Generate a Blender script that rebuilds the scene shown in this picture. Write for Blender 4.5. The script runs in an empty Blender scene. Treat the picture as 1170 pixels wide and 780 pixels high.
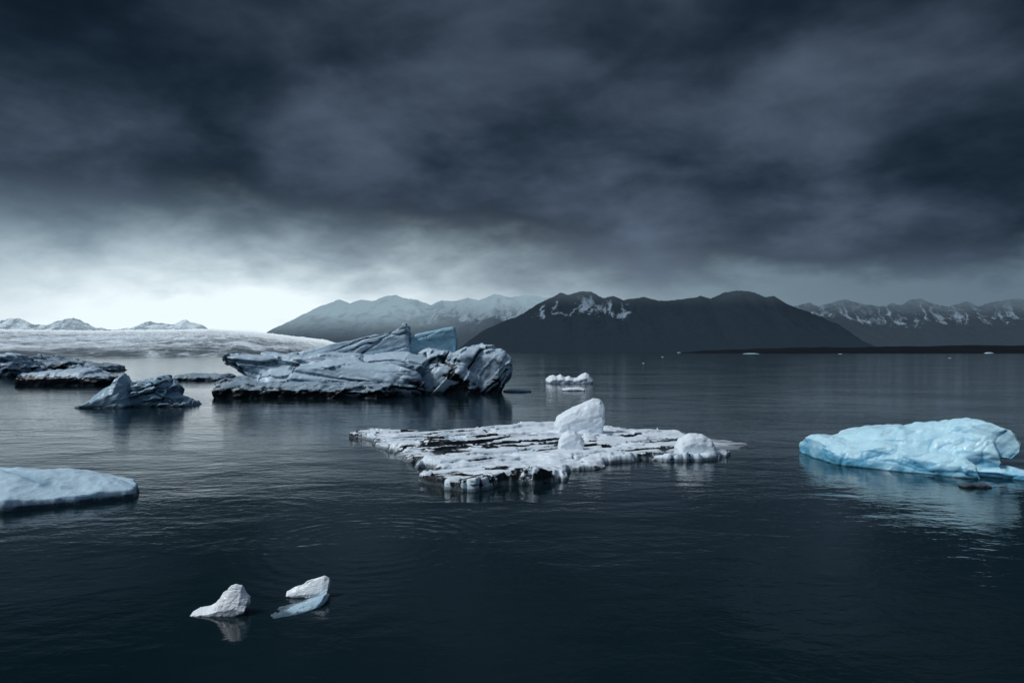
import bpy, bmesh, math, random
import numpy as np
PI=math.pi
scene=bpy.context.scene
COL=scene.collection
F=780.0; HX=585.0; HY=402.0; CH=3.0

# ------------------------------------------------------------ numeric noise
def _h(ix,iy,iz,s):
    n=(ix.astype(np.int64)*374761393+iy.astype(np.int64)*668265263+iz.astype(np.int64)*2147483647+s*1274126177)&0xffffffff
    n=((n^(n>>13))*1274126177)&0xffffffff
    n=(n^(n>>16))
    n=((n*2246822519)&0xffffffff)^(n>>11)
    return (n&0xffffff)/float(0xffffff)
def vnoise(p,s=0):
    i=np.floor(p); f=p-i; i=i.astype(np.int64); u=f*f*f*(f*(f*6-15)+10)
    r=0
    for dx in (0,1):
        wx=u[:,0] if dx else 1-u[:,0]
        for dy in (0,1):
            wy=u[:,1] if dy else 1-u[:,1]
            for dz in (0,1):
                wz=u[:,2] if dz else 1-u[:,2]
                r=r+wx*wy*wz*_h(i[:,0]+dx,i[:,1]+dy,i[:,2]+dz,s)
    return r*2-1
def fbm(p,o=4,s=0,g=0.5,l=2.03):
    a=1;t=0;r=0;q=p.copy()
    for k in range(o):
        r=r+a*vnoise(q+k*17.3,s+k); t+=a; a*=g; q=q*l
    return r/t*1.4
def ridged(p,o=4,s=0,g=0.5):
    a=1;t=0;r=0;q=p.copy()
    for k in range(o):
        r=r+a*(1-np.abs(vnoise(q+k*11.7,s+k))*2); t+=a; a*=g; q=q*2.07
    return r/t
def worley(p,s=0):
    i=np.floor(p).astype(np.int64); f1=np.full(len(p),9.0); f2=np.full(len(p),9.0)
    for dx in(-1,0,1):
        for dy in(-1,0,1):
            for dz in(-1,0,1):
                a,b,c=i[:,0]+dx,i[:,1]+dy,i[:,2]+dz
                d=np.sqrt((a+_h(a,b,c,s)-p[:,0])**2+(b+_h(a,b,c,s+1)-p[:,1])**2+(c+_h(a,b,c,s+2)-p[:,2])**2)
                f2=np.minimum(np.maximum(f1,d),f2); f1=np.minimum(f1,d)
    return f1,f2
def facets(p,s=0):
    """each cell is a randomly tilted plane: broken, chiselled faces. returns value, distance to the cell border"""
    i=np.floor(p).astype(np.int64); n=len(p); f1=np.full(n,9.0); f2=np.full(n,9.0); val=np.zeros(n)
    for dx in(-1,0,1):
        for dy in(-1,0,1):
            for dz in(-1,0,1):
                a,b,c=i[:,0]+dx,i[:,1]+dy,i[:,2]+dz
                vx=p[:,0]-(a+_h(a,b,c,s)); vy=p[:,1]-(b+_h(a,b,c,s+1)); vz=p[:,2]-(c+_h(a,b,c,s+2))
                d=np.sqrt(vx*vx+vy*vy+vz*vz)
                v=vx*(_h(a,b,c,s+3)*2-1)+vy*(_h(a,b,c,s+4)*2-1)+vz*(_h(a,b,c,s+5)*2-1)+(_h(a,b,c,s+6)-.5)*.7
                m=d<f1
                f2=np.where(m,f1,np.minimum(f2,d)); f1=np.where(m,d,f1); val=np.where(m,v,val)
    return val,f2-f1
def ss(a,b,x):
    t=np.clip((x-a)/(b-a),0,1); return t*t*(3-2*t)

# ------------------------------------------------------------ object helpers
def tag(o,label=None,cat=None,group=None,kind=None):
    if label:o['label']=label
    if cat:o['category']=cat
    if group:o['group']=group
    if kind:o['kind']=kind
    return o
def root(name,loc,label,cat,group=None):
    o=bpy.data.objects.new(name,None); COL.objects.link(o); o.location=loc
    o.empty_display_size=.3
    return tag(o,label,cat,group)
def W(px,py,D=None):
    if D is None: D=F*CH/(py-HY); 
    return ((px-HX)/F*D, D, CH-(py-HY)/F*D)

# ------------------------------------------------------------ materials
class NT:
    def __init__(s,nt): s.nt=nt; nt.nodes.clear()
    def n(s,t,**kw):
        x=s.nt.nodes.new(t)
        for k,v in kw.items(): setattr(x,k,v)
        return x
    def l(s,a,b): s.nt.links.new(a,b)
    def put(s,sock,v):
        if isinstance(v,bpy.types.NodeSocket): s.l(v,sock)
        elif v is not None: sock.default_value=v
    def m(s,op,a,b=None,c=None,clamp=False):
        x=s.n('ShaderNodeMath',operation=op,use_clamp=clamp)
        s.put(x.inputs[0],a); 
        if b is not None:s.put(x.inputs[1],b)
        if c is not None:s.put(x.inputs[2],c)
        return x.outputs[0]
    def mr(s,v,a,b,c=0.,d=1.,smooth=True):
        x=s.n('ShaderNodeMapRange'); x.interpolation_type='SMOOTHSTEP' if smooth else 'LINEAR'
        for i,q in enumerate((v,a,b,c,d)): s.put(x.inputs[i],q)
        return x.outputs[0]
    def mix(s,f,a,b,blend='MIX'):
        x=s.n('ShaderNodeMix',data_type='RGBA',blend_type=blend)
        s.put(x.inputs[0],f); s.put(x.inputs[6],a); s.put(x.inputs[7],b)
        return x.outputs[2]
    def noise(s,vec,scale,detail=4.,rough=.5,dist=0.):
        x=s.n('ShaderNodeTexNoise'); s.put(x.inputs['Vector'],vec)
        x.inputs['Scale'].default_value=scale; x.inputs['Detail'].default_value=detail
        x.inputs['Roughness'].default_value=rough; x.inputs['Distortion'].default_value=dist
        return x.outputs[0]
    def mapping(s,vec,sc=(1,1,1),rot=(0,0,0),loc=(0,0,0)):
        x=s.n('ShaderNodeMapping'); s.l(vec,x.inputs[0])
        x.inputs['Scale'].default_value=sc; x.inputs['Rotation'].default_value=rot; x.inputs['Location'].default_value=loc
        return x.outputs[0]
    def attr(s,name):
        x=s.n('ShaderNodeAttribute',attribute_name=name); return x.outputs['Fac']
def c4(c): return (c[0],c[1],c[2],1.)
def newmat(name):
    m=bpy.data.materials.new(name); m.use_nodes=True
    return m,NT(m.node_tree)

def ice_mat(name,clean,blue,dirt,fine=8.,bump=.02,sss=0.,wet=.12,mott=1.0,rough=(.32,.6),specks=.5):
    m,t=newmat(name)
    g=t.n('ShaderNodeNewGeometry'); pos=g.outputs['Position']
    sep=t.n('ShaderNodeSeparateXYZ'); t.l(pos,sep.inputs[0]); z=sep.outputs[2]
    n1=t.noise(pos,fine*.18,5,.6,.4); n2=t.noise(pos,fine,6,.65); n3=t.noise(t.mapping(pos,(1,1,3.5),(.25,.1,.3)),fine*.5,6,.6,.8)
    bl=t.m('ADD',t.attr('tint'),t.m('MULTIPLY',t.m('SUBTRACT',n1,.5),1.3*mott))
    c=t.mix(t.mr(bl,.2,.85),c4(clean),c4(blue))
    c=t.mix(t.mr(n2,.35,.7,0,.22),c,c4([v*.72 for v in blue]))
    d=t.m('ADD',t.attr('dirt'),t.m('MULTIPLY',t.m('SUBTRACT',n3,.5),1.1))
    d=t.m('ADD',d,t.m('MULTIPLY',t.m('SUBTRACT',n2,.5),specks))
    dm=t.mr(d,.42,.60)
    c=t.mix(dm,c,c4(dirt))
    wz=t.m('ADD',z,t.m('MULTIPLY',t.m('SUBTRACT',n1,.5),wet*.9))
    wm=t.mr(wz,wet*.35,wet,1.,0.)
    c=t.mix(t.m('MULTIPLY',wm,.8),c,c4([v*.16 for v in blue]))
    b=t.n('ShaderNodeBsdfPrincipled')
    t.l(c,b.inputs['Base Color'])
    t.put(b.inputs['Roughness'],t.mr(n2,.3,.7,rough[0],rough[1]))
    b.inputs['IOR'].default_value=1.31
    if sss>0:
        b.inputs['Subsurface Weight'].default_value=sss
        b.inputs['Subsurface Radius'].default_value=(.15,.5,.8)
        b.inputs['Subsurface Scale'].default_value=.25
    bp=t.n('ShaderNodeBump'); bp.inputs['Strength'].default_value=.8; bp.inputs['Distance'].default_value=bump
    hh=t.m('ADD',t.m('MULTIPLY',n2,.6),n3)
    t.l(hh,bp.inputs['Height']); t.l(bp.outputs[0],b.inputs['Normal'])
    o=t.n('ShaderNodeOutputMaterial'); t.l(b.outputs[0],o.inputs[0])
    return m

M_snow =ice_mat('snowy_ice',(.89,.95,.99),(.54,.69,.79),(.008,.012,.016),7.,.014,specks=.6)
M_grey =ice_mat('grey_blue_ice',(.58,.71,.80),(.11,.19,.26),(.004,.008,.012),2.4,.04,wet=.35,specks=.7,rough=(.22,.5))
M_dark =ice_mat('dark_sooty_ice',(.36,.46,.53),(.07,.12,.16),(.004,.007,.010),2.6,.08,wet=.3,specks=.8)
M_glass=ice_mat('dark_glassy_ice',(.40,.55,.64),(.10,.19,.26),(.005,.010,.014),3.5,.03,wet=.2,rough=(.15,.4))
M_blue =ice_mat('bright_blue_ice',(.60,.87,.97),(.16,.49,.71),(.03,.10,.15),2.2,.016,sss=.25,wet=.04,mott=.55,rough=(.2,.4))
M_block=ice_mat('pale_block_ice',(.90,.96,1.),(.64,.82,.92),(.05,.07,.09),6.,.010,wet=.03)
M_shard=ice_mat('small_bright_ice',(.97,.99,1.),(.80,.93,.99),(.05,.07,.09),9.,.002,wet=.004,rough=(.18,.4),mott=.5)
M_shelf=ice_mat('sunken_grey_ice',(.50,.68,.77),(.14,.27,.35),(.02,.03,.04),9.,.002,wet=.02,rough=(.12,.3))
M_turq =ice_mat('smooth_teal_ice',(.38,.60,.71),(.16,.32,.42),(.01,.02,.03),2.,.03,rough=(.2,.4))
M_lf   =ice_mat('smooth_pale_ice',(.62,.79,.88),(.32,.50,.61),(.02,.03,.04),6.,.03,wet=.15)

# ------------------------------------------------------------ ice sculpting
RINGS=[(-1,.5,.86),(-.72,.84,.95),(-.2,1,1),(.4,.97,.98),(1,.6,.86)]
def prism(bm,poly,D,depth,rings=RINGS):
    Df=D if callable(D) else (lambda px:D)
    P=[(W(px,py,Df(px))) for px,py in poly]
    cx=sum(p[0] for p in P)/len(P)
    L=[]
    for o,hs,xs in rings:
        L.append([bm.verts.new((cx+(x-cx)*xs, y+o*depth/2, z*hs if z>0 else z)) for x,y,z in P])
    n=len(P)
    for a,b in zip(L[:-1],L[1:]):
        for i in range(n):
            j=(i+1)%n; bm.faces.new((a[i],a[j],b[j],b[i]))
    f1=bm.faces.new(L[0][::-1]); f2=bm.faces.new(L[-1])
    bmesh.ops.triangulate(bm,faces=[f1,f2])
    bmesh.ops.recalc_face_normals(bm,faces=bm.faces[:])
def setattrs(me,**kw):
    for k,v in kw.items():
        a=me.attributes.new(k,'FLOAT','POINT'); a.data.foreach_set('value',np.asarray(v,dtype=np.float32))
def sculpt(name,prisms,voxel,disp,mat,parent=None,loc=(0,0,0),dirt=None,tint=None,label=None,smooth=1):
    bm=bmesh.new()
    for pr in prisms: prism(bm,*pr)
    me=bpy.data.meshes.new('tmp'); bm.to_mesh(me); bm.free()
    ob=bpy.data.objects.new('tmp',me); COL.objects.link(ob)
    r=ob.modifiers.new('r','REMESH'); r.mode='VOXEL'; r.voxel_size=voxel
    sm=ob.modifiers.new('s','SMOOTH'); sm.iterations=smooth; sm.factor=.5
    dg=bpy.context.evaluated_depsgraph_get(); dg.update()
    me2=bpy.data.meshes.new_from_object(ob.evaluated_get(dg))
    bpy.data.objects.remove(ob); bpy.data.meshes.remove(me)
    n=len(me2.vertices); co=np.empty(n*3); me2.vertices.foreach_get('co',co); co=co.reshape(-1,3)
    no=np.empty(n*3,dtype=np.float32); me2.vertex_normals.foreach_get('vector',no); no=no.reshape(-1,3)
    d,cav=disp(co,no)
    co2=co+no*d[:,None]
    lo=np.array(loc)
    me2.vertices.foreach_set('co',(co2-lo).ravel()); me2.update()
    no2=np.empty(n*3,dtype=np.float32); me2.vertex_normals.foreach_get('vector',no2); no2=no2.reshape(-1,3)
    dv=dirt(co2,no2,cav) if dirt else np.zeros(n)
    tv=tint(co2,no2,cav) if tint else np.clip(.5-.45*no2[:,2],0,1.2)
    setattrs(me2,dirt=dv,tint=tv)
    me2.polygons.foreach_set('use_smooth',[True]*len(me2.polygons)); me2.update()
    me2.materials.clear(); me2.materials.append(mat); me2.name=name
    o=bpy.data.objects.new(name,me2); COL.objects.link(o)
    if parent: o.parent=parent
    else: o.location=loc
    if label:o['label']=label
    return o
def mkdisp(S,a1=.12,a2=.08,a3=.1,a4=.03,sc=.35,st=(1,1,2.5),seed=0,tilt=.3,fa=0.,fs=1.):
    """S = feature size in metres; fa/fs = amount and density of broken facets"""
    def f(p,n):
        q=p/S
        c,s=math.cos(tilt),math.sin(tilt)
        q2=np.stack([q[:,0]*c+q[:,2]*s, q[:,1], -q[:,0]*s+q[:,2]*c],1)*np.array(st)
        warp=np.stack([fbm(q*1.1,2,seed+40),fbm(q*1.1,2,seed+50),fbm(q*1.1,2,seed+60)],1)*.35
        r=ridged(q2*.9+warp,4,seed+3)
        f1,f2=worley(q/sc*.5+warp*1.2,seed+9)
        cav=r.copy()
        d=S*(a1*fbm(q,3,seed)-a2*np.clip(r,0,1)**2*1.3+a3*(f1**2-.35)+a4*fbm(q*4,3,seed+7))
        if fa>0:
            v,b=facets(q2*fs*.6+warp*.25,seed+21); v2,b2=facets(q2*fs*1.7+warp*.35,seed+31)
            crack=1-ss(0,.07,b)
            d=d+S*(fa*v+fa*.42*v2-.05*crack*min(1,fa*8))
            cav=np.maximum(cav,crack*.9)
        return d,cav
    return f
def heightfield(name,X,Y,Z,mat,loc=(0,0,0),**attrs):
    ny,nx=X.shape
    v=np.stack([X.ravel()-loc[0],Y.ravel()-loc[1],Z.ravel()-loc[2]],1)
    idx=np.arange(nx*ny).reshape(ny,nx)
    f=np.stack([idx[:-1,:-1],idx[:-1,1:],idx[1:,1:],idx[1:,:-1]],-1).reshape(-1,4)
    keep=(Z.ravel()[f].max(1)>-.25)
    f=f[keep]
    used=np.unique(f); mp=-np.ones(len(v),dtype=np.int64); mp[used]=np.arange(len(used))
    v=v[used]; f=mp[f]
    me=bpy.data.meshes.new(name); me.vertices.add(len(v)); me.vertices.foreach_set('co',v.ravel())
    me.loops.add(len(f)*4); me.loops.foreach_set('vertex_index',f.ravel().astype(np.int32))
    me.polygons.add(len(f)); me.polygons.foreach_set('loop_start',(np.arange(len(f))*4).astype(np.int32))
    me.polygons.foreach_set('loop_total',np.full(len(f),4,dtype=np.int32))
    me.update(calc_edges=True); me.validate()
    me.polygons.foreach_set('use_smooth',[True]*len(me.polygons))
    setattrs(me,**{k:a.ravel()[used] for k,a in attrs.items()})
    me.materials.append(mat)
    o=bpy.data.objects.new(name,me); COL.objects.link(o); return o
def polydist(X,Y,poly):
    x=X.ravel();y=Y.ravel(); d=np.full(len(x),1e9); ins=np.zeros(len(x),bool); n=len(poly)
    for i in range(n):
        ax,ay=poly[i]; bx,by=poly[(i+1)%n]; ex,ey=bx-ax,by-ay
        t=np.clip(((x-ax)*ex+(y-ay)*ey)/(ex*ex+ey*ey+1e-12),0,1)
        d=np.minimum(d,np.hypot(x-ax-t*ex,y-ay-t*ey))
        if ay!=by:
            c=((ay>y)!=(by>y))&(x<(bx-ax)*(y-ay)/(by-ay)+ax); ins^=c
    return np.where(ins,d,-d).reshape(X.shape)

# ============================================================ SETTING
# ---------------- water
def make_water():
    m,t=newmat('dark_lagoon_water')
    g=t.n('ShaderNodeNewGeometry'); pos=g.outputs['Position']
    nA=t.noise(t.mapping(pos,(.5,.95,1.),(0,0,.25)),.7,2,.5,.5)
    nB=t.noise(t.mapping(pos,(.85,1.3,1.),(0,0,-.2)),2.8,3,.5,.4)
    nC=t.noise(t.mapping(pos,(.9,1.3,1.),(0,0,.5)),9.5,2,.55)
    gust=t.noise(t.mapping(pos,(.05,.09,1.),(0,0,.1)),1.,3,.5)
    gm=t.mr(gust,.35,.65,.45,1.15)
    cx,cy,_=W(425,622)
    sb=t.n('ShaderNodeVectorMath',operation='DISTANCE'); 
    t.l(t.mapping(pos,(1,1,0)),sb.inputs[0]); sb.inputs[1].default_value=(cx,cy,0)
    r=sb.outputs['Value']
    rings=t.m('SINE',t.m('MULTIPLY',t.m('ADD',r,t.m('MULTIPLY',nA,.4)),25.))
    env=t.m('MULTIPLY',t.mr(r,.2,1.2),t.mr(r,1.3,2.9,1.,0.))
    env=t.m('MULTIPLY',env,t.mr(nB,.3,.6,.25,1.))
    h=t.m('ADD',t.m('MULTIPLY',nA,.040),t.m('MULTIPLY',nB,.0125))
    h=t.m('ADD',h,t.m('MULTIPLY',nC,.0030))
    h=t.m('MULTIPLY',h,gm)
    h=t.m('ADD',h,t.m('MULTIPLY',t.m('MULTIPLY',rings,env),.0012))
    bp=t.n('ShaderNodeBump'); bp.inputs['Strength'].default_value=1.; bp.inputs['Distance'].default_value=1.
    t.l(h,bp.inputs['Height'])
    b=t.n('ShaderNodeBsdfPrincipled'); b.inputs['Base Color'].default_value=(.0034,.0125,.0162,1)
    b.inputs['Roughness'].default_value=.08; b.inputs['IOR'].default_value=1.333
    t.l(bp.outputs[0],b.inputs['Normal'])
    o=t.n('ShaderNodeOutputMaterial'); t.l(b.outputs[0],o.inputs[0])
    bm=bmesh.new(); R=30000
    vs=[bm.verts.new(p) for p in ((-R,-200,0),(R,-200,0),(R,R,0),(-R,R,0))]; bm.faces.new(vs)
    me=bpy.data.meshes.new('water'); bm.to_mesh(me); bm.free(); me.materials.append(m)
    ob=bpy.data.objects.new('water',me); COL.objects.link(ob)
    tag(ob,'dark rippled glacial lagoon water filling the foreground','water',kind='structure')
make_water()

# ---------------- mountains
def rock_mat(name,rock,snow,haze,hz0,hz1,zlo,zhi,ns=.01,mistc=(.30,.40,.47)):
    m,t=newmat(name)
    g=t.n('ShaderNodeNewGeometry'); pos=g.outputs['Position']
    sep=t.n('ShaderNodeSeparateXYZ'); t.l(pos,sep.inputs[0]); z=sep.outputs[2]
    n1=t.noise(t.mapping(pos,(1,.6,1)),ns,6,.65,.6); n2=t.noise(pos,ns*5,5,.65)
    s=t.m('ADD',t.attr('snow'),t.m('ADD',t.m('MULTIPLY',t.m('SUBTRACT',n1,.5),.8),t.m('MULTIPLY',t.m('SUBTRACT',n2,.5),.6)))
    sm=t.mr(s,.42,.66)
    rc=t.mix(n1,c4([v*.75 for v in rock]),c4([v*1.3 for v in rock]))
    c=t.mix(sm,rc,c4(snow))
    b=t.n('ShaderNodeBsdfPrincipled'); t.l(c,b.inputs['Base Color']); b.inputs['Roughness'].default_value=.9
    b.inputs['Specular IOR Level'].default_value=.1
    e=t.n('ShaderNodeEmission'); e.inputs[0].default_value=c4(haze)  # aerial haze put into the surface as emission, blended by height
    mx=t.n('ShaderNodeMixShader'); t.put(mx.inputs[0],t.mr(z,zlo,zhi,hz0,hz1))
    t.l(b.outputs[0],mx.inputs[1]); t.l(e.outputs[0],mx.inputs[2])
    e2=t.n('ShaderNodeEmission'); e2.inputs[0].default_value=c4(mistc)  # mist over the slopes is surface emission too, weighted per vertex
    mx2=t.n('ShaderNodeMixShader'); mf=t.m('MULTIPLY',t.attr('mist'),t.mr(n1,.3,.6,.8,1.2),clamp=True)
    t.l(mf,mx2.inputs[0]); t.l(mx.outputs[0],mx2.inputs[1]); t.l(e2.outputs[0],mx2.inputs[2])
    o=t.n('ShaderNodeOutputMaterial'); t.l(mx2.outputs[0],o.inputs[0]); return m
def mountain(name,outline,D0,Dr,Db,mat,label,seed,rough=.3,snowf=None,step=1.,rows=130,jag=1.2,mist=None,gw=16.):
    xs=np.arange(outline[0][0],outline[-1][0]+step,step)
    oy=np.interp(xs,[p[0] for p in outline],[p[1] for p in outline])
    zr=CH+(HY-oy)/F*Dr
    v=np.concatenate([np.linspace(0,1,rows),1+np.linspace(.03,1,rows//3)])
    PX,V=np.meshgrid(xs,v)
    Dd=np.where(V<=1,D0+(Dr-D0)*V,Dr+(Db-Dr)*(V-1))
    X=(PX-HX)/F*(Dr*.35+Dd*.65); Y=Dd
    Zr=np.tile(zr,(len(v),1))
    prof=np.where(V<=1,V**.85*.9+.1*V**3,1-(V-1))
    P=np.stack([X.ravel()/Dr*11,Y.ravel()/Dr*4.5,np.zeros(X.size)],1)
    wp=np.stack([fbm(P*1.3,3,seed+5),fbm(P*1.3,3,seed+6),np.zeros(X.size)],1)*.35
    Rg=ridged(P*1.4+wp,6,seed,.6).reshape(X.shape)
    away=np.clip(np.abs(1-V),0,1)**.5
    Z=Zr*prof*(1-rough*(1-Rg)*away*1.2)
    Pj=np.stack([X.ravel()/Dr*60,Y.ravel()/Dr*60,np.zeros(X.size)],1)
    Z=Z+fbm(Pj,5,seed+9,.65).reshape(X.shape)*jag/F*Dr*np.clip(V*2,0,1)
    Z=Z-2*(V<=0)
    G=ridged(np.stack([PX.ravel()/gw+.9*fbm(P*3,4,seed+15)-V.ravel()*1.2,V.ravel()*2.2,np.zeros(X.size)],1),5,seed+12,.6).reshape(X.shape)
    sn=snowf(PX,Z,V,Rg,G) if snowf else np.zeros_like(Z)
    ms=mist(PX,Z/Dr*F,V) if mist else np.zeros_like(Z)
    o=heightfield(name,X,Y,Z,mat,snow=sn,mist=ms)
    tag(o,label,'mountain',kind='structure'); return o
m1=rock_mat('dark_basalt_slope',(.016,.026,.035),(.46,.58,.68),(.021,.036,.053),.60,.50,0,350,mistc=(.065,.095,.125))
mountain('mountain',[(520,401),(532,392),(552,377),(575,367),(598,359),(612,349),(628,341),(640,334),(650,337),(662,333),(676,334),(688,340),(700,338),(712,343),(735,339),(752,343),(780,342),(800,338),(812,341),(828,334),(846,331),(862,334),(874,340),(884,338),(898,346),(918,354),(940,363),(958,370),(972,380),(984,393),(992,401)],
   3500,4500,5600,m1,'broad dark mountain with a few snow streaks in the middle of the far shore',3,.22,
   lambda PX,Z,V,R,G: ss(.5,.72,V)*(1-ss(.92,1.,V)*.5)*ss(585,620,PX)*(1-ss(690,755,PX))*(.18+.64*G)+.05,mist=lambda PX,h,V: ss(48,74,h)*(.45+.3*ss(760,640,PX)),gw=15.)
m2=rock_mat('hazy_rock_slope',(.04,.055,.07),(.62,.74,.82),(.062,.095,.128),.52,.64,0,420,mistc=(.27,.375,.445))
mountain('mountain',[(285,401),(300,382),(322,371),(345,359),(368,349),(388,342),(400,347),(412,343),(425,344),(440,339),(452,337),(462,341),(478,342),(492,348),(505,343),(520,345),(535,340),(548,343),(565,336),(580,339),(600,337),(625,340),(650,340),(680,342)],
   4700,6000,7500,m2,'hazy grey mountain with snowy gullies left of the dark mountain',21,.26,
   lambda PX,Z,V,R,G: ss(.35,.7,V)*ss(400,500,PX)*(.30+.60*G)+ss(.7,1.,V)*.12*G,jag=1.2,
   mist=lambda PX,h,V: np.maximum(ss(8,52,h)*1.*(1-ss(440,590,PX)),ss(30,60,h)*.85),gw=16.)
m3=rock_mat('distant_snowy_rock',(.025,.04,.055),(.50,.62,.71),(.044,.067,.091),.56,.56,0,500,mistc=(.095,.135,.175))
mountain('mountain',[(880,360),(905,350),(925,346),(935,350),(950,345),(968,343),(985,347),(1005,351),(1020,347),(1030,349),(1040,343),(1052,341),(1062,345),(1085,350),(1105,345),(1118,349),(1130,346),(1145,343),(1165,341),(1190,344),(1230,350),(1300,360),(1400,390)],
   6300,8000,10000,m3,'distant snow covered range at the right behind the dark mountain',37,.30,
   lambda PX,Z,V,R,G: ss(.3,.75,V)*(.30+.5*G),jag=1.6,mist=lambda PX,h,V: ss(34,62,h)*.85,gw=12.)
m4=rock_mat('far_left_snowy_rock',(.03,.07,.11),(.88,.95,.98),(.52,.68,.78),.28,.36,0,500,.006)  # bright haze emission also lifts the far snow
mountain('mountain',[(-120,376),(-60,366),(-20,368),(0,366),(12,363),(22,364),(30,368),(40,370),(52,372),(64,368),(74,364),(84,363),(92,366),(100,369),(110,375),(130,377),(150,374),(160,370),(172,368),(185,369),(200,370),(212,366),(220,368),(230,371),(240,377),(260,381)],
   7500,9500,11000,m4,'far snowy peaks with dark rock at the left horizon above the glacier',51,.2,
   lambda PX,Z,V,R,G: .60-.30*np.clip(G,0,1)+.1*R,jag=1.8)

# ---------------- glacier
def glacier():
    m,t=newmat('crevassed_glacier_ice')
    g=t.n('ShaderNodeNewGeometry'); pos=g.outputs['Position']
    n1=t.noise(t.mapping(pos,(1,.4,1)),.09,6,.75,.5); n2=t.noise(t.mapping(pos,(1,.2,1)),.014,5,.6,.4)
    d=t.m('ADD',t.attr('dirt'),t.m('ADD',t.m('MULTIPLY',t.m('SUBTRACT',n1,.5),1.6),t.m('MULTIPLY',t.m('SUBTRACT',n2,.5),1.)))
    c=t.mix(t.mr(d,.25,.8),c4((.88,.96,1.)),c4((.04,.07,.09)))
    b=t.n('ShaderNodeBsdfPrincipled'); t.l(c,b.inputs['Base Color']); b.inputs['Roughness'].default_value=.8
    e=t.n('ShaderNodeEmission'); e.inputs[0].default_value=(.78,.91,.98,1)  # haze glow put into the ice as emission, growing with distance
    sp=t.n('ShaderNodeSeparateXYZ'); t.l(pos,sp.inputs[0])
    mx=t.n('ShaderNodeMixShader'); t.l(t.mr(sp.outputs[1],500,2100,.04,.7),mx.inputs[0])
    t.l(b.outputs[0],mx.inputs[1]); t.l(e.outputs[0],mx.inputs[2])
    o=t.n('ShaderNodeOutputMaterial'); t.l(mx.outputs[0],o.inputs[0])
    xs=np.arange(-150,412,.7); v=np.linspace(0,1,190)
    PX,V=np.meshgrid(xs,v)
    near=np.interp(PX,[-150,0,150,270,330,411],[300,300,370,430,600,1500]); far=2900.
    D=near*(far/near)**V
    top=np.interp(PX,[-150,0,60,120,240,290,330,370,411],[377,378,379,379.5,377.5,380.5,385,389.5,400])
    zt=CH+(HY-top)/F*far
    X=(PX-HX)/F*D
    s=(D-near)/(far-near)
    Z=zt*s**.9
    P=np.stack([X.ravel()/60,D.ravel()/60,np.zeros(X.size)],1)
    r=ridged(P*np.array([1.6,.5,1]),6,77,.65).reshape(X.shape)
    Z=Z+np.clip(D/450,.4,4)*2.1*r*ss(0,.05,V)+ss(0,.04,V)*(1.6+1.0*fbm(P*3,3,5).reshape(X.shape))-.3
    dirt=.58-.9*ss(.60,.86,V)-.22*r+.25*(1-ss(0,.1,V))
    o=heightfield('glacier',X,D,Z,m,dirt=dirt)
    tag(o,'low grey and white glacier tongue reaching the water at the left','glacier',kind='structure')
glacier()

# ---------------- dark sand spit
def spit():
    m,t=newmat('black_sand'); g=t.n('ShaderNodeNewGeometry')
    n=t.noise(g.outputs['Position'],.03,5,.6)
    b=t.n('ShaderNodeBsdfPrincipled'); t.l(t.mix(n,(.003,.005,.007,1),(.011,.016,.021,1)),b.inputs['Base Color']); b.inputs['Roughness'].default_value=.9
    b.inputs['Specular IOR Level'].default_value=.1
    o=t.n('ShaderNodeOutputMaterial'); t.l(b.outputs[0],o.inputs[0])
    xs=np.arange(775,1420,1.5); v=np.linspace(0,1,50); PX,V=np.meshgrid(xs,v)
    D=1500+V*700; X=(PX-HX)/F*D
    top=np.interp(PX,[775,800,840,880,920,1000,1060,1120,1170,1420],[402.5,400,399,398,396.5,396,394.5,395,394,393])
    zt=CH+(HY-top)/F*1850
    P=np.stack([X.ravel()/60,D.ravel()/200,np.zeros(X.size)],1)
    Z=(zt-1)*np.sin(np.clip(V,0,1)*PI)**.6*(1+.25*fbm(P,4,3).reshape(X.shape))-.5
    o=heightfield('shore',X,D,Z,m); tag(o,'low black sand spit along the horizon at the right','shore',kind='structure')
spit()

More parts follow.
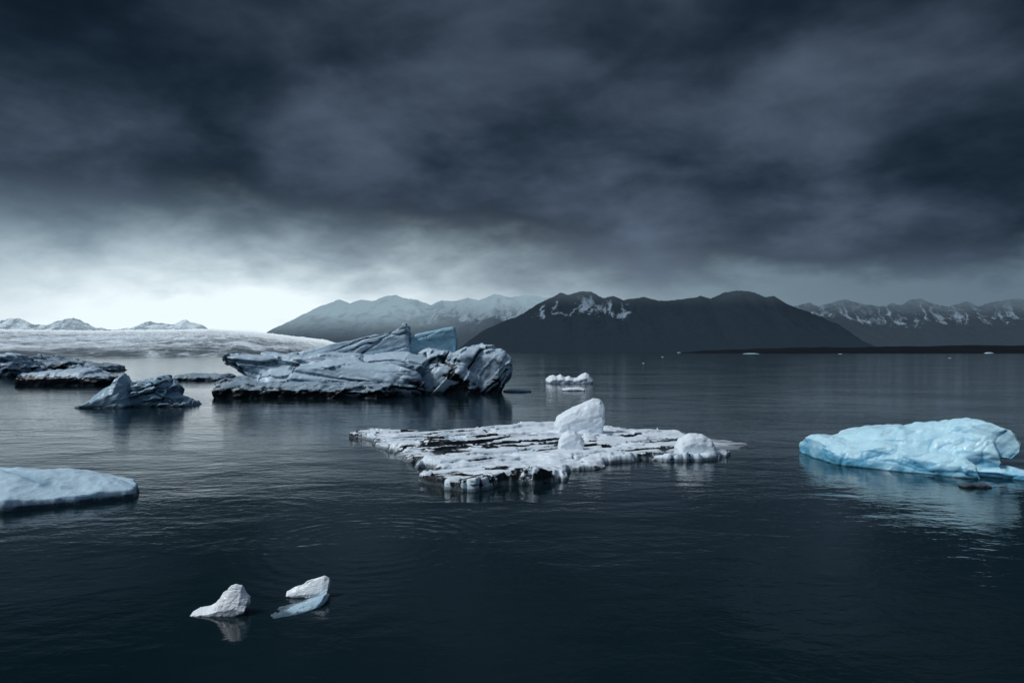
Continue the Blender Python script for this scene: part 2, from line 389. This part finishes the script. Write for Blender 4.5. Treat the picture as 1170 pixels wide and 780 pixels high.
# ============================================================ CENTRAL FLOE
def floe():
    wl=[(402,497),(422,504),(438,511),(448,519),(476,529),(492,538),(490,548),(505,560),(545,562),(572,557),(612,554),(642,547),(654,538),(700,532),(728,524),(765,526),(800,527),(825,521),(830,514),(850,509),(828,504),(795,500),(765,495),(720,492),(660,490),(600,489),(560,492),(510,494),(450,495)]
    poly=[W(a,b)[:2] for a,b in wl]
    g=.028
    xa=np.arange(-6.6,8.1,g); ya=np.arange(14.0,27.5,g); X,Y=np.meshgrid(xa,ya)
    P=np.stack([X.ravel(),Y.ravel(),np.zeros(X.size)],1)
    R_=lambda a:a.reshape(X.shape)
    wx=R_(fbm(P*1.0,6,11,.6))*.34; wy=R_(fbm(P*1.0,6,21,.6))*.40
    v,b=facets(P*.9,77); wx+=R_(v)*.20; wy+=R_(v)*.20
    d=polydist(X+wx,Y+wy,poly)
    c,s=math.cos(-.35),math.sin(-.35)
    Q=np.stack([(X*c-Y*s).ravel()*.30,(X*s+Y*c).ravel()*1.15,np.zeros(X.size)],1)
    Q2=Q+np.stack([fbm(P*.7,4,31),fbm(P*.7,4,32),np.zeros(X.size)],1)*.40
    r=R_(ridged(Q2*.9,5,41,.55)); r2=R_(ridged(Q2*np.array([1.6,1.2,1])*1.9+5,4,47))
    f1,f2=worley(Q2*.8+3,61); crack=1-ss(.0,.10,R_(f2-f1))
    tn=(R_(fbm(Q2*.55,3,71))+1.)*3.0; step=np.floor(tn); fr=tn-step
    terr=(step+ss(.86,1.,fr))/3.0-1
    riser=ss(.80,.87,fr)*(1-ss(.97,1.,fr))
    fv,fb=facets(Q2*.9+2,87); fv=R_(fv); fb=R_(fb)
    top=.22+.16*terr+.05*R_(fbm(P*.5,3,5))+.010*R_(fbm(P*3.5,4,6,.6))+.10*fv
    top+=.17*ss(18.5,15.,Y)*ss(3,0,np.abs(X))
    top-=.08*np.clip(r,0,1)**2+.08*crack+.02*np.clip(r2,0,1)**2
    top*=1-.5*ss(3.5,7.,X)
    top=np.maximum(top,.035)
    ew=R_(fbm(P*.6,3,201)); ewd=.08+.55*np.clip(ew+.1,0,1)
    e=np.clip(d/ewd,0,1); e=1-(1-e)**2.2
    Z=np.where(d>0,e*top,-.35*ss(0,-.06,d))
    gy,gx=np.gradient(Z,g); slope=np.hypot(gx,gy)
    dn=R_(fbm(P*.7,3,91)); big=R_(fbm(P*.33,2,93))
    dirt=-.04+.72*np.clip(r,0,1)**1.5*(.66+dn+.7*big)+.46*crack*(.7+dn*.8)+.28*ss(.6,2.2,slope)*(.8+dn)+.06*ss(17.5,15,Y)
    dirt+=.34*(1-ss(0,.06,fb))*(.6+dn)+.50*riser*(.60+.9*big+.5*dn)+.14*np.clip(r2,0,1)**2
    dirt+=.36*ss(.5,0,d)*ss(.0,.5,R_(fbm(P*1.5*np.array([.6,1,1]),3,97))+.15)
    dirt-=.7*ss(1.5,.7,np.hypot(X-5.3,Y-19.2))
    tint=.06+.38*ss(.4,1.6,slope)+.22*R_(fbm(P*.4,2,99))
    loc=(0,20,0)
    R=root('ice_floe',loc,'broad low snow covered ice floe veined with black ash in the centre','ice floe')
    o=heightfield('floe_slab',X,Y,Z,M_snow,loc=loc,dirt=dirt,tint=tint); o.parent=R
    BR=[(-1,.6,.84),(-.75,.84,.94),(-.2,1,1),(.4,.97,.97),(.85,.8,.88),(1,.6,.7)]
    def blk(poly,D,dep,vox,seed,label,S=.5,fa=.05):
        sculpt('ice_block',[(poly,D,dep,BR)],vox,mkdisp(S,.05,.03,.04,.015,seed=seed,fa=fa),M_block,R,loc,
               dirt=lambda p,n,c:np.full(len(p),-.3),tint=lambda p,n,c:.05+.5*np.clip(-n[:,2]*.5+.3,0,1),label=label)
    blk([(633,500),(633,484),(636,475),(644,469),(658,463),(668,459),(677,455),(685,455),(690,460),(691,472),(689,486),(687,502)],23.9,.9,.028,5,'tall pale block standing on the floe')
    blk([(637,512),(638,502),(642,495),(649,491),(657,491),(663,496),(667,503),(668,512)],20.2,.5,.022,8,'small rounded lump on the floe',fa=.02)
    blk([(770,530),(771,510),(776,501),(787,495),(802,495),(812,501),(817,511),(817,524),(810,532),(790,538)],19.6,.75,.024,12,'white rounded block at the right edge of the floe',fa=.03)
floe()

# ============================================================ BIG ICEBERG
SLABR=[(-1,.72,.93),(-.86,.9,.98),(-.2,1,1),(.5,.98,.99),(1,.75,.9)]
def big():
    loc=(-8.5,50,0)
    R=root('iceberg',loc,'largest iceberg, a rugged grey ridge with tilted slabs and black ash veins','iceberg')
    def veins(a,b,seed=13,under=.35):
        return lambda p,n,c:a+b*np.clip(c,0,1)**1.4*(.85+1.3*fbm(p/2.,3,seed))+.25*ss(.9,.1,p[:,2])+under*np.clip(-n[:,2]+.05,0,1)-.24*np.clip(n[:,2],0,1)  # veins follow cavities; foot and undersides darker, upward faces paler
    tt=lambda p,n,c:.60-.85*np.clip(n[:,2],-.3,1)-.25*np.clip(-n[:,0],-.6,1)+.12*c  # tone imitates light from upper left: tops and left faces painted paler
    S=2.2
    sculpt('ice_ledge',[([(250,436),(262,431),(285,434),(300,437),(330,434),(360,434),(395,437),(420,436),(450,437),(455,450),(440,475),(262,475),(252,448)],46.2,4.2)],
        .09,mkdisp(1.4,.08,.08,.05,.03,seed=1,fa=.13),M_dark,R,loc,dirt=veins(.42,.3),tint=lambda p,n,c:.6-.6*np.clip(n[:,2],0,1),label='low black ledge at the waterline')
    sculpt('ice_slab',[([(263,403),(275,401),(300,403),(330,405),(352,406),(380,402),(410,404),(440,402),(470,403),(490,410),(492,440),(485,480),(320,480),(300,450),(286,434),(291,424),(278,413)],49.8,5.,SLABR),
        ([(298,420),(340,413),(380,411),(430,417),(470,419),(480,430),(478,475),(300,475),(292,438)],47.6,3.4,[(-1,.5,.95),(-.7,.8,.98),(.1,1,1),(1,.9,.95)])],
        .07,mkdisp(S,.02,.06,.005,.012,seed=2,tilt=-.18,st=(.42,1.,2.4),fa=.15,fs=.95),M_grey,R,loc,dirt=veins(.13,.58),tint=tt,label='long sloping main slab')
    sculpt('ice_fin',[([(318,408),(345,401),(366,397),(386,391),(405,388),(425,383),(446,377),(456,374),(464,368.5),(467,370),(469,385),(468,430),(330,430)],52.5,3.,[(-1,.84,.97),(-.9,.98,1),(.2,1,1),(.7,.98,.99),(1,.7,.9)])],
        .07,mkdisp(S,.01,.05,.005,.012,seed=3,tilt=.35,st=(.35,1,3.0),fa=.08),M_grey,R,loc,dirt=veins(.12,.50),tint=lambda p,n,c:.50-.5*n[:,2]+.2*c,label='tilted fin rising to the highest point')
    sculpt('ice_block',[([(471,386),(478,381),(492,378),(506,375),(520,373.5),(523,388),(522,402),(518,425),(468,425)],52.8,2.6,[(-1,.95,.99),(-.9,.99,1),(.2,1,1),(.6,.98,.99),(1,.8,.9)])],
        .07,mkdisp(S,.008,.012,.006,.008,seed=4,tilt=.2,fa=.03),M_turq,R,loc,dirt=veins(-.12,.25),label='smooth blue-green block beside the fin')
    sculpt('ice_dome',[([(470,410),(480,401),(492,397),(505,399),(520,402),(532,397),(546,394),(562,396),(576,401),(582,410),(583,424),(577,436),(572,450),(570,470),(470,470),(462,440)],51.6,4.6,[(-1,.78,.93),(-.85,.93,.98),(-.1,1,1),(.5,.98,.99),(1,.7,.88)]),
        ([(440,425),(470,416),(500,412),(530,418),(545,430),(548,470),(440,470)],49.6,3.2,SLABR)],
        .07,mkdisp(S*.9,.05,.07,.01,.014,seed=6,tilt=.9,st=(.6,.9,1.7),fa=.15,fs=.95),M_grey,R,loc,dirt=veins(.17,.74),tint=lambda p,n,c:.34-.65*np.clip(n[:,2],-.3,1)-.2*np.clip(-n[:,0],-.6,1),label='faceted right end streaked with ash')  # dome tone carries painted light too, paler towards top and left
big()

# ============================================================ OTHER ICEBERGS
def berg(name,prisms,D,vox,disp,mat,label,cat,dirt=None,tint=None,group=None,smooth=1):
    p=prisms[0][0]; cx=sum(a[0] for a in p)/len(p); x,y,_=W(cx,0,D)
    o=sculpt(name,prisms,vox,disp,mat,None,(x,y,0),dirt,tint,smooth=smooth); tag(o,label,cat,group); return o
loc=(W(160,0,38)[0],38,0)
R=root('iceberg',loc,'small grey iceberg with a leaning shard and a humped lobe left of the largest iceberg','iceberg')
v2=lambda a,b:(lambda p,n,c:a+b*np.clip(c,0,1)**1.3+.35*np.clip(-n[:,2],0,1)-.12*np.clip(n[:,2],0,1))  # darker in cavities and on undersides, paler on upward faces
sculpt('ice_shard',[([(95,465),(108,455),(121,444),(131,436),(136,428),(141,427),(146,438),(150,450),(154,462),(152,480),(98,480)],37.5,2.2,[(-1,.4,.98),(-.4,.88,.99),(.1,1,1),(.5,.95,.97),(1,.6,.9)])],.04,mkdisp(1.1,.02,.03,.01,.012,seed=31,fa=.07,fs=.9),M_glass,R,loc,dirt=v2(-.15,.3),tint=lambda p,n,c:.12-.5*n[:,2])
sculpt('ice_lobe',[([(152,456),(153,442),(160,432),(172,431),(177,434),(184,429),(190,429),(196,436),(202,441),(200,449),(212,454),(220,458),(227,465),(222,480),(152,480)],38.4,2.2,SLABR)],.04,mkdisp(1.1,.05,.05,.02,.015,seed=33,fa=.16,fs=.9),M_glass,R,loc,dirt=v2(.12,.42),tint=lambda p,n,c:.68-.6*n[:,2])
berg('iceberg',[([(-40,412),(-15,405),(0,404),(22,405),(27,412),(36,418),(34,428),(30,445),(-40,445)],84,7,SLABR)],84,.15,mkdisp(2.6,.06,.1,.04,.02,seed=41,fa=.13),M_grey,'blocky iceberg cut off by the left edge of the picture','iceberg',dirt=v2(.12,.45),tint=lambda p,n,c:.6-.6*n[:,2])
berg('iceberg',[([(30,425),(45,424),(70,422),(95,421),(110,421),(122,426),(136,431),(134,438),(128,455),(38,455),(30,430)],63,5)],63,.11,mkdisp(1.8,.05,.07,.04,.02,seed=43,fa=.08),M_grey,'flat topped iceberg with white crown and dark foot near the left edge','iceberg',
     dirt=lambda p,n,c:.12+.6*ss(1.1,.4,p[:,2])+.35*np.clip(c,0,1),tint=lambda p,n,c:.25-.3*n[:,2])
berg('iceberg',[([(22,419),(30,413),(45,410),(52,406),(58,410),(75,412),(90,412),(105,415),(128,418),(132,424),(128,432),(24,432)],108,10,SLABR)],108,.2,mkdisp(3,.06,.12,.04,.03,seed=45,fa=.14),M_dark,'jagged black iceberg lying behind the flat topped one','iceberg',dirt=v2(.28,.5))
berg('iceberg',[([(203,429),(212,427),(235,426.5),(262,427),(267,430),(264,440),(206,440)],72.5,4)],72.5,.12,mkdisp(1.4,.1,.08,.1,.03,seed=47),M_dark,'thin flat black slab of ice left of the largest iceberg','iceberg',dirt=v2(.45,.3))
berg('iceberg',[([(-20,420),(0,416),(14,415),(30,420),(44,421),(60,424),(60,432),(-20,434)],97,4)],97,.16,mkdisp(2.,.1,.1,.05,.04,seed=49,fa=.15),M_dark,'low dark strip of ice beside the blocky iceberg at the left edge','iceberg',dirt=v2(.35,.35))

# left foreground floe
def leftfloe():
    wl=[(-220,592),(-60,590),(0,588),(60,581),(115,575),(155,570),(167,564),(163,558),(145,553),(80,549),(0,549),(-220,552)]
    poly=[W(a,b)[:2] for a,b in wl]; g=.028
    X,Y=np.meshgrid(np.arange(-15,-6.4,g),np.arange(11.9,17,g))
    P=np.stack([X.ravel(),Y.ravel(),np.zeros(X.size)],1)
    f=lambda a:a.reshape(X.shape)
    d=polydist(X+f(fbm(P*.9,5,11,.6))*.14,Y+f(fbm(P*.9,5,12,.6))*.14,poly)
    c,s=math.cos(.35),math.sin(.35)
    Q=np.stack([(X*c-Y*s).ravel()*.3,(X*s+Y*c).ravel()*1.1,np.zeros(X.size)],1)
    Q=Q+np.stack([fbm(P*.6,2,31)*.3,fbm(P*.6,2,32)*.3,np.zeros(X.size)],1)
    r=f(ridged(Q*.8,4,14)); f1,_=worley(P*1.7,55); f3,_=worley(P*4.,57)
    top=.14+.42*ss(0,1.7,d)**.65+.08*f(fbm(P*.5,3,15))-.10*np.clip(r,0,1)**2+.02*f(fbm(P*3,4,16,.6))+.06*(f(f1)**2-.3)+.015*(f(f3)**2-.3)
    e=ss(0,.14,d)**.7; Z=e*top-(1-e)*.35
    gy,gx=np.gradient(Z,g); sl=np.hypot(gx,gy)
    loc=(-9.5,14,0)
    o=heightfield('ice_floe',X,Y,Z,M_lf,loc=loc,dirt=-.15+.25*np.clip(r,0,1)+.8*ss(.16,.05,Z),tint=.12+.6*np.clip(r,0,1)+.25*ss(.25,1.2,sl)+.2*ss(12.9,12.2,Y))  # dark waterline band paints the wet undercut's shade, so its reflection darkens
    o.location=loc
    tag(o,'smooth rounded pale floe entering from the left edge in the foreground','ice floe')
leftfloe()

# right blue berg
def blueberg():
    Df=lambda px: float(np.interp(px,[920,1000,1100,1180,1300],[19.6,18.6,17.4,16.6,16.]))
    body=[(927,509),(928,500),(935,496),(950,497),(960,498),(972,493),(982,489),(990,487),(1003,487),(1020,485),(1030,486),(1045,484),(1060,484),(1072,482),(1088,482),(1100,484),(1110,491),(1114,505),(1112,575),(1060,560),(1000,550),(955,540),(929,528)]
    head=[(1068,488),(1080,483),(1092,479),(1106,477),(1120,479),(1134,485),(1147,492),(1154,503),(1151,513),(1141,519),(1127,518),(1117,519),(1102,528),(1075,530)]
    tong=[(1075,523),(1108,522),(1124,524),(1138,527),(1152,531),(1167,535),(1185,539),(1200,543),(1230,550),(1230,575),(1070,575)]
    foot=[(940,512),(960,506),(1000,502),(1040,506),(1075,513),(1100,523),(1110,545),(1100,575),(1020,560),(943,535)]
    BR=[(-1,.5,.98),(-.8,.76,1),(-.35,.95,1),(.0,1,1),(.5,.93,.99),(1,.5,.95)]
    berg('iceberg',[(body,Df,2.0,BR),
        (head,lambda px:Df(px)-.1,1.2,[(-1,.95,.74),(-.7,.99,.91),(0,1,1),(.7,.97,.90),(1,.9,.72)]),
        (tong,lambda px:Df(px)-.25,1.7,[(-1,.4,.98),(-.5,.85,1),(.2,1,1),(1,.6,.98)]),
        (foot,lambda px:Df(px)-.6,1.5)],18,.025,
        mkdisp(.75,.08,.06,.09,.012,seed=51,tilt=.55,st=(.8,1,1.5),fa=.035,fs=.9),M_blue,'vivid light blue iceberg with a hooked right end at the right edge','iceberg',
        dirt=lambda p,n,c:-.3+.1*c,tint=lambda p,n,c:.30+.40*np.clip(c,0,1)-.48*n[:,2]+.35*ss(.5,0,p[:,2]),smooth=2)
blueberg()
berg('ice_fragment',[([(1096,554),(1104,550),(1112,552),(1122,551),(1131,554),(1133,558),(1120,564),(1098,562)],15.2,.25)],15.2,.013,mkdisp(.12,.05,.07,.04,.02,seed=55,fa=.08),M_dark,'small dark sliver of ice floating in front of the blue iceberg','ice',dirt=v2(.05,.3))

# foreground fragments
FR=[(-1,.25,.95),(-.5,.7,.98),(0,1,1),(.5,.85,.98),(1,.3,.9)]
cl_=lambda p,n,c:np.full(len(p),-.6)
tl_=lambda p,n,c:-.1+.25*np.clip(-n[:,2]+.3,0,1)
berg('ice_fragment',[([(220,698),(228,694.5),(238,692),(246,689),(251,683),(254,676),(260,673),(264,668),(270,666),(277,668),(280,675),(285,681),(283,689),(276,694),(268,703),(235,706),(221,704)],7.87,.24,FR)],7.87,.006,
     mkdisp(.12,.05,.03,.03,.008,seed=61,fa=.05,fs=.8),M_shard,'small white ice chunk with a pointed left end in the foreground','ice',dirt=cl_,tint=tl_,smooth=2)
loc=(W(345,0,8.3)[0],8.3,0)
R=root('ice_fragment',loc,'split ice piece, bright wedge over a half sunken shelf, beside the white foreground chunk','ice')
sculpt('ice_wedge',[([(327,675),(337,669.5),(345,667),(352,663),(362,660),(371,656.5),(377,660),(376,666),(371,670),(368,676),(360,681),(346,683),(334,680)],8.42,.17,FR)],.006,
     mkdisp(.12,.03,.03,.02,.008,seed=63,fa=.045,fs=.8),M_shard,R,loc,dirt=cl_,tint=tl_,smooth=2)
Dsh=lambda px: float(np.interp(px,[310,350,375],[7.88,8.02,8.2]))
sculpt('ice_shelf',[([(311,699),(322,696.5),(334,693.5),(346,690),(355,687),(364,683),(371,679),(374,683),(373,690),(367,697),(352,705),(335,711),(314,709)],Dsh,.42,[(-1,.1,.8),(-.5,.6,.95),(0,1,1),(.5,.9,1),(1,.4,.9)])],.007,
     mkdisp(.12,.03,.03,.02,.01,seed=65,fa=.04),M_shelf,R,loc,dirt=cl_,tint=lambda p,n,c:.15-.2*n[:,2]+.6*ss(.04,.0,p[:,2]),label='grey half sunken lower shelf')

# middle distance fragments
berg('ice_fragment',[([(623,434),(628,429),(632,428),(636,430),(640,427),(645,431),(650,429),(655,432),(660,431),(665,427),(669,425.5),(673,428),(678,434),(675,442),(626,442)],66,2.4)],66,.06,mkdisp(.5,.08,.06,.06,.02,seed=71),M_block,'small jagged pale blue ice piece floating beyond the central floe','ice',dirt=cl_)
berg('ice_fragment',[([(642,444),(650,442.5),(660,442),(668,443.5),(669,448),(644,448)],53,1.2)],53,.05,mkdisp(.4,.08,.06,.06,.02,seed=73),M_block,'tiny flat ice piece just below the jagged pale blue one','ice',dirt=cl_)
berg('ice_fragment',[([(574,446),(582,444.5),(596,444),(607,445.5),(607,450),(576,450)],51.5,1.2)],51.5,.05,mkdisp(.4,.08,.06,.06,.02,seed=75),M_lf,'thin ice sliver floating off the right end of the largest iceberg','ice',dirt=v2(.0,.3))
rnd=random.Random(5)
for (px,py,w,h) in [(776,403.2,5,.9),(735,415,3,.8),(757,408,3,.6),(858,404.2,20,.9),(1004,403.2,18,2.2),(1130,403.6,10,1.2),(960,404.5,5,.6),(1085,409,4,.6)]:
    D=F*CH/(py-HY); k=D/F
    pl=[(px-w/2,py),(px-w/3,py-h*.7),(px-w*.1,py-h*rnd.uniform(.6,1)),(px+w*.15,py-h),(px+w/3,py-h*.6),(px+w/2,py),(px+w*.3,py+h*.6),(px-w*.3,py+h*.6)]
    berg('ice_fragment',[(pl,D,w*k*.6)],D,max(w*k/22,h*k/5),mkdisp(max(.3,h*k),.12,.06,.1,.03,seed=int(px)),M_lf,'tiny white ice fragment far out on the dark water towards the horizon','ice',dirt=cl_,tint=lambda p,n,c:np.zeros(len(p)),group='tiny ice fragments far out on the water')

# ============================================================ WORLD
w=bpy.data.worlds.new('World'); scene.world=w; w.use_nodes=True
t=NT(w.node_tree)
tc=t.n('ShaderNodeTexCoord'); dv=tc.outputs['Generated']
sp=t.n('ShaderNodeSeparateXYZ'); t.l(dv,sp.inputs[0]); x,y,z=sp.outputs
az=t.m('ARCTAN2',x,y); el=t.m('ARCSINE',z)
zz=t.m('MAXIMUM',z,0.)
k=t.m('DIVIDE',1.,t.m('ADD',zz,.42))
cb=t.n('ShaderNodeCombineXYZ'); t.l(t.m('MULTIPLY',x,k),cb.inputs[0]); t.l(t.m('MULTIPLY',y,k),cb.inputs[1]); t.l(t.m('MULTIPLY',z,1.3),cb.inputs[2]); cp=cb.outputs[0]
nb=t.noise(t.mapping(cp,(1.,1.,1),(0,0,.5),(3.1,1.7,0)),1.3,2,.5,.2)
nm=t.noise(t.mapping(cp,(1.,1.1,1.1),(.1,.35,.35),(7.3,2.2,0)),3.0,5,.5,.25)
nf=t.noise(t.mapping(cp,(1.,1.1,1.2),(.1,.3,.3),(1.3,8.2,0)),8.,5,.55,.2)
def gauss(v,c,wd):
    a=t.m('DIVIDE',t.m('SUBTRACT',v,c),wd); return t.m('EXPONENT',t.m('MULTIPLY',t.m('MULTIPLY',a,a),-1.))
cl=t.m('ADD',t.m('MULTIPLY',nb,.42),t.m('ADD',t.m('MULTIPLY',nm,.44),t.m('MULTIPLY',nf,.14)))
cl=t.m('ADD',cl,t.m('MULTIPLY',t.m('MULTIPLY',gauss(az,.18,.33),gauss(el,.26,.12)),.055))
cl=t.m('SUBTRACT',cl,t.m('MULTIPLY',t.m('MULTIPLY',gauss(az,-.62,.36),gauss(el,.42,.16)),.085))
rp=t.n('ShaderNodeValToRGB'); t.l(cl,rp.inputs[0]); E=rp.color_ramp.elements; rp.color_ramp.interpolation='B_SPLINE'
E[0].position=.37; E[0].color=(.0060,.0145,.026,1); E[1].position=.66; E[1].color=(.100,.140,.200,1)
e=E.new(.45); e.color=(.015,.029,.049,1); e=E.new(.54); e.color=(.043,.064,.099,1)
vf=t.mr(el,.14,.46,1.05,.74)
clouds=t.mix(1.,rp.outputs[0],vf,'MULTIPLY')
GA=gauss(az,-.42,.46); GB=gauss(az,-.50,.66)
nel=t.m('ADD',el,t.m('MULTIPLY',t.m('SUBTRACT',nm,.5),.12))
nel=t.m('ADD',nel,t.m('MULTIPLY',t.m('SUBTRACT',nb,.5),.10))
nel=t.m('ADD',nel,t.m('MULTIPLY',t.m('SUBTRACT',nf,.5),.05))
strip=t.mr(nel,t.m('ADD',.080,t.m('MULTIPLY',GB,.005)),t.m('ADD',.122,t.m('MULTIPLY',GB,.105)),1.,0.)
scol=t.mix(GB,(.115,.170,.220,1),(.20,.315,.40,1))
clouds2=t.mix(strip,clouds,scol)
glow=t.m('MULTIPLY',GA,gauss(nel,.03,.082))
glow=t.m('MULTIPLY',glow,t.mr(nm,.3,.6,1.,1.4))
sky=t.mix(t.m('MINIMUM',glow,1.),clouds2,(.87,.98,1.03,1))
ns=t.n('ShaderNodeTexSky'); ns.sky_type='NISHITA'; ns.sun_disc=False
SE,SR=math.radians(50),math.radians(-98)
ns.sun_elevation=SE; ns.sun_rotation=SR
up=t.mr(el,.6,1.1); back=t.m('MULTIPLY',t.mr(y,.1,-.5,0.,1.),.35)
op=t.m('MULTIPLY',t.m('MAXIMUM',up,back),.06)
opn=t.mix(1.,ns.outputs[0],op,'MULTIPLY')
tot=t.mix(1.,sky,opn,'ADD')
bg=t.n('ShaderNodeBackground'); t.l(tot,bg.inputs[0]); bg.inputs[1].default_value=1.
wo=t.n('ShaderNodeOutputWorld'); t.l(bg.outputs[0],wo.inputs[0])

# ============================================================ SUN + CAMERA
sd=bpy.data.lights.new('sun','SUN'); sd.energy=2.3; sd.angle=math.radians(14); sd.color=(.90,.96,1.)
so=bpy.data.objects.new('sun',sd); COL.objects.link(so)
from mathutils import Vector
dirv=Vector((math.sin(SR)*math.cos(SE),math.cos(SR)*math.cos(SE),math.sin(SE)))
so.rotation_euler=dirv.to_track_quat('Z','Y').to_euler(); so.location=(0,0,50)
cd=bpy.data.cameras.new('camera'); cd.lens=24; cd.sensor_width=36; cd.shift_y=12/1170; cd.clip_end=60000; cd.clip_start=.1
co=bpy.data.objects.new('camera',cd); COL.objects.link(co); co.location=(0,0,CH); co.rotation_euler=(PI/2,0,0)
scene.camera=co
scene.view_settings.view_transform='Standard'; scene.view_settings.look='None'; scene.view_settings.exposure=0
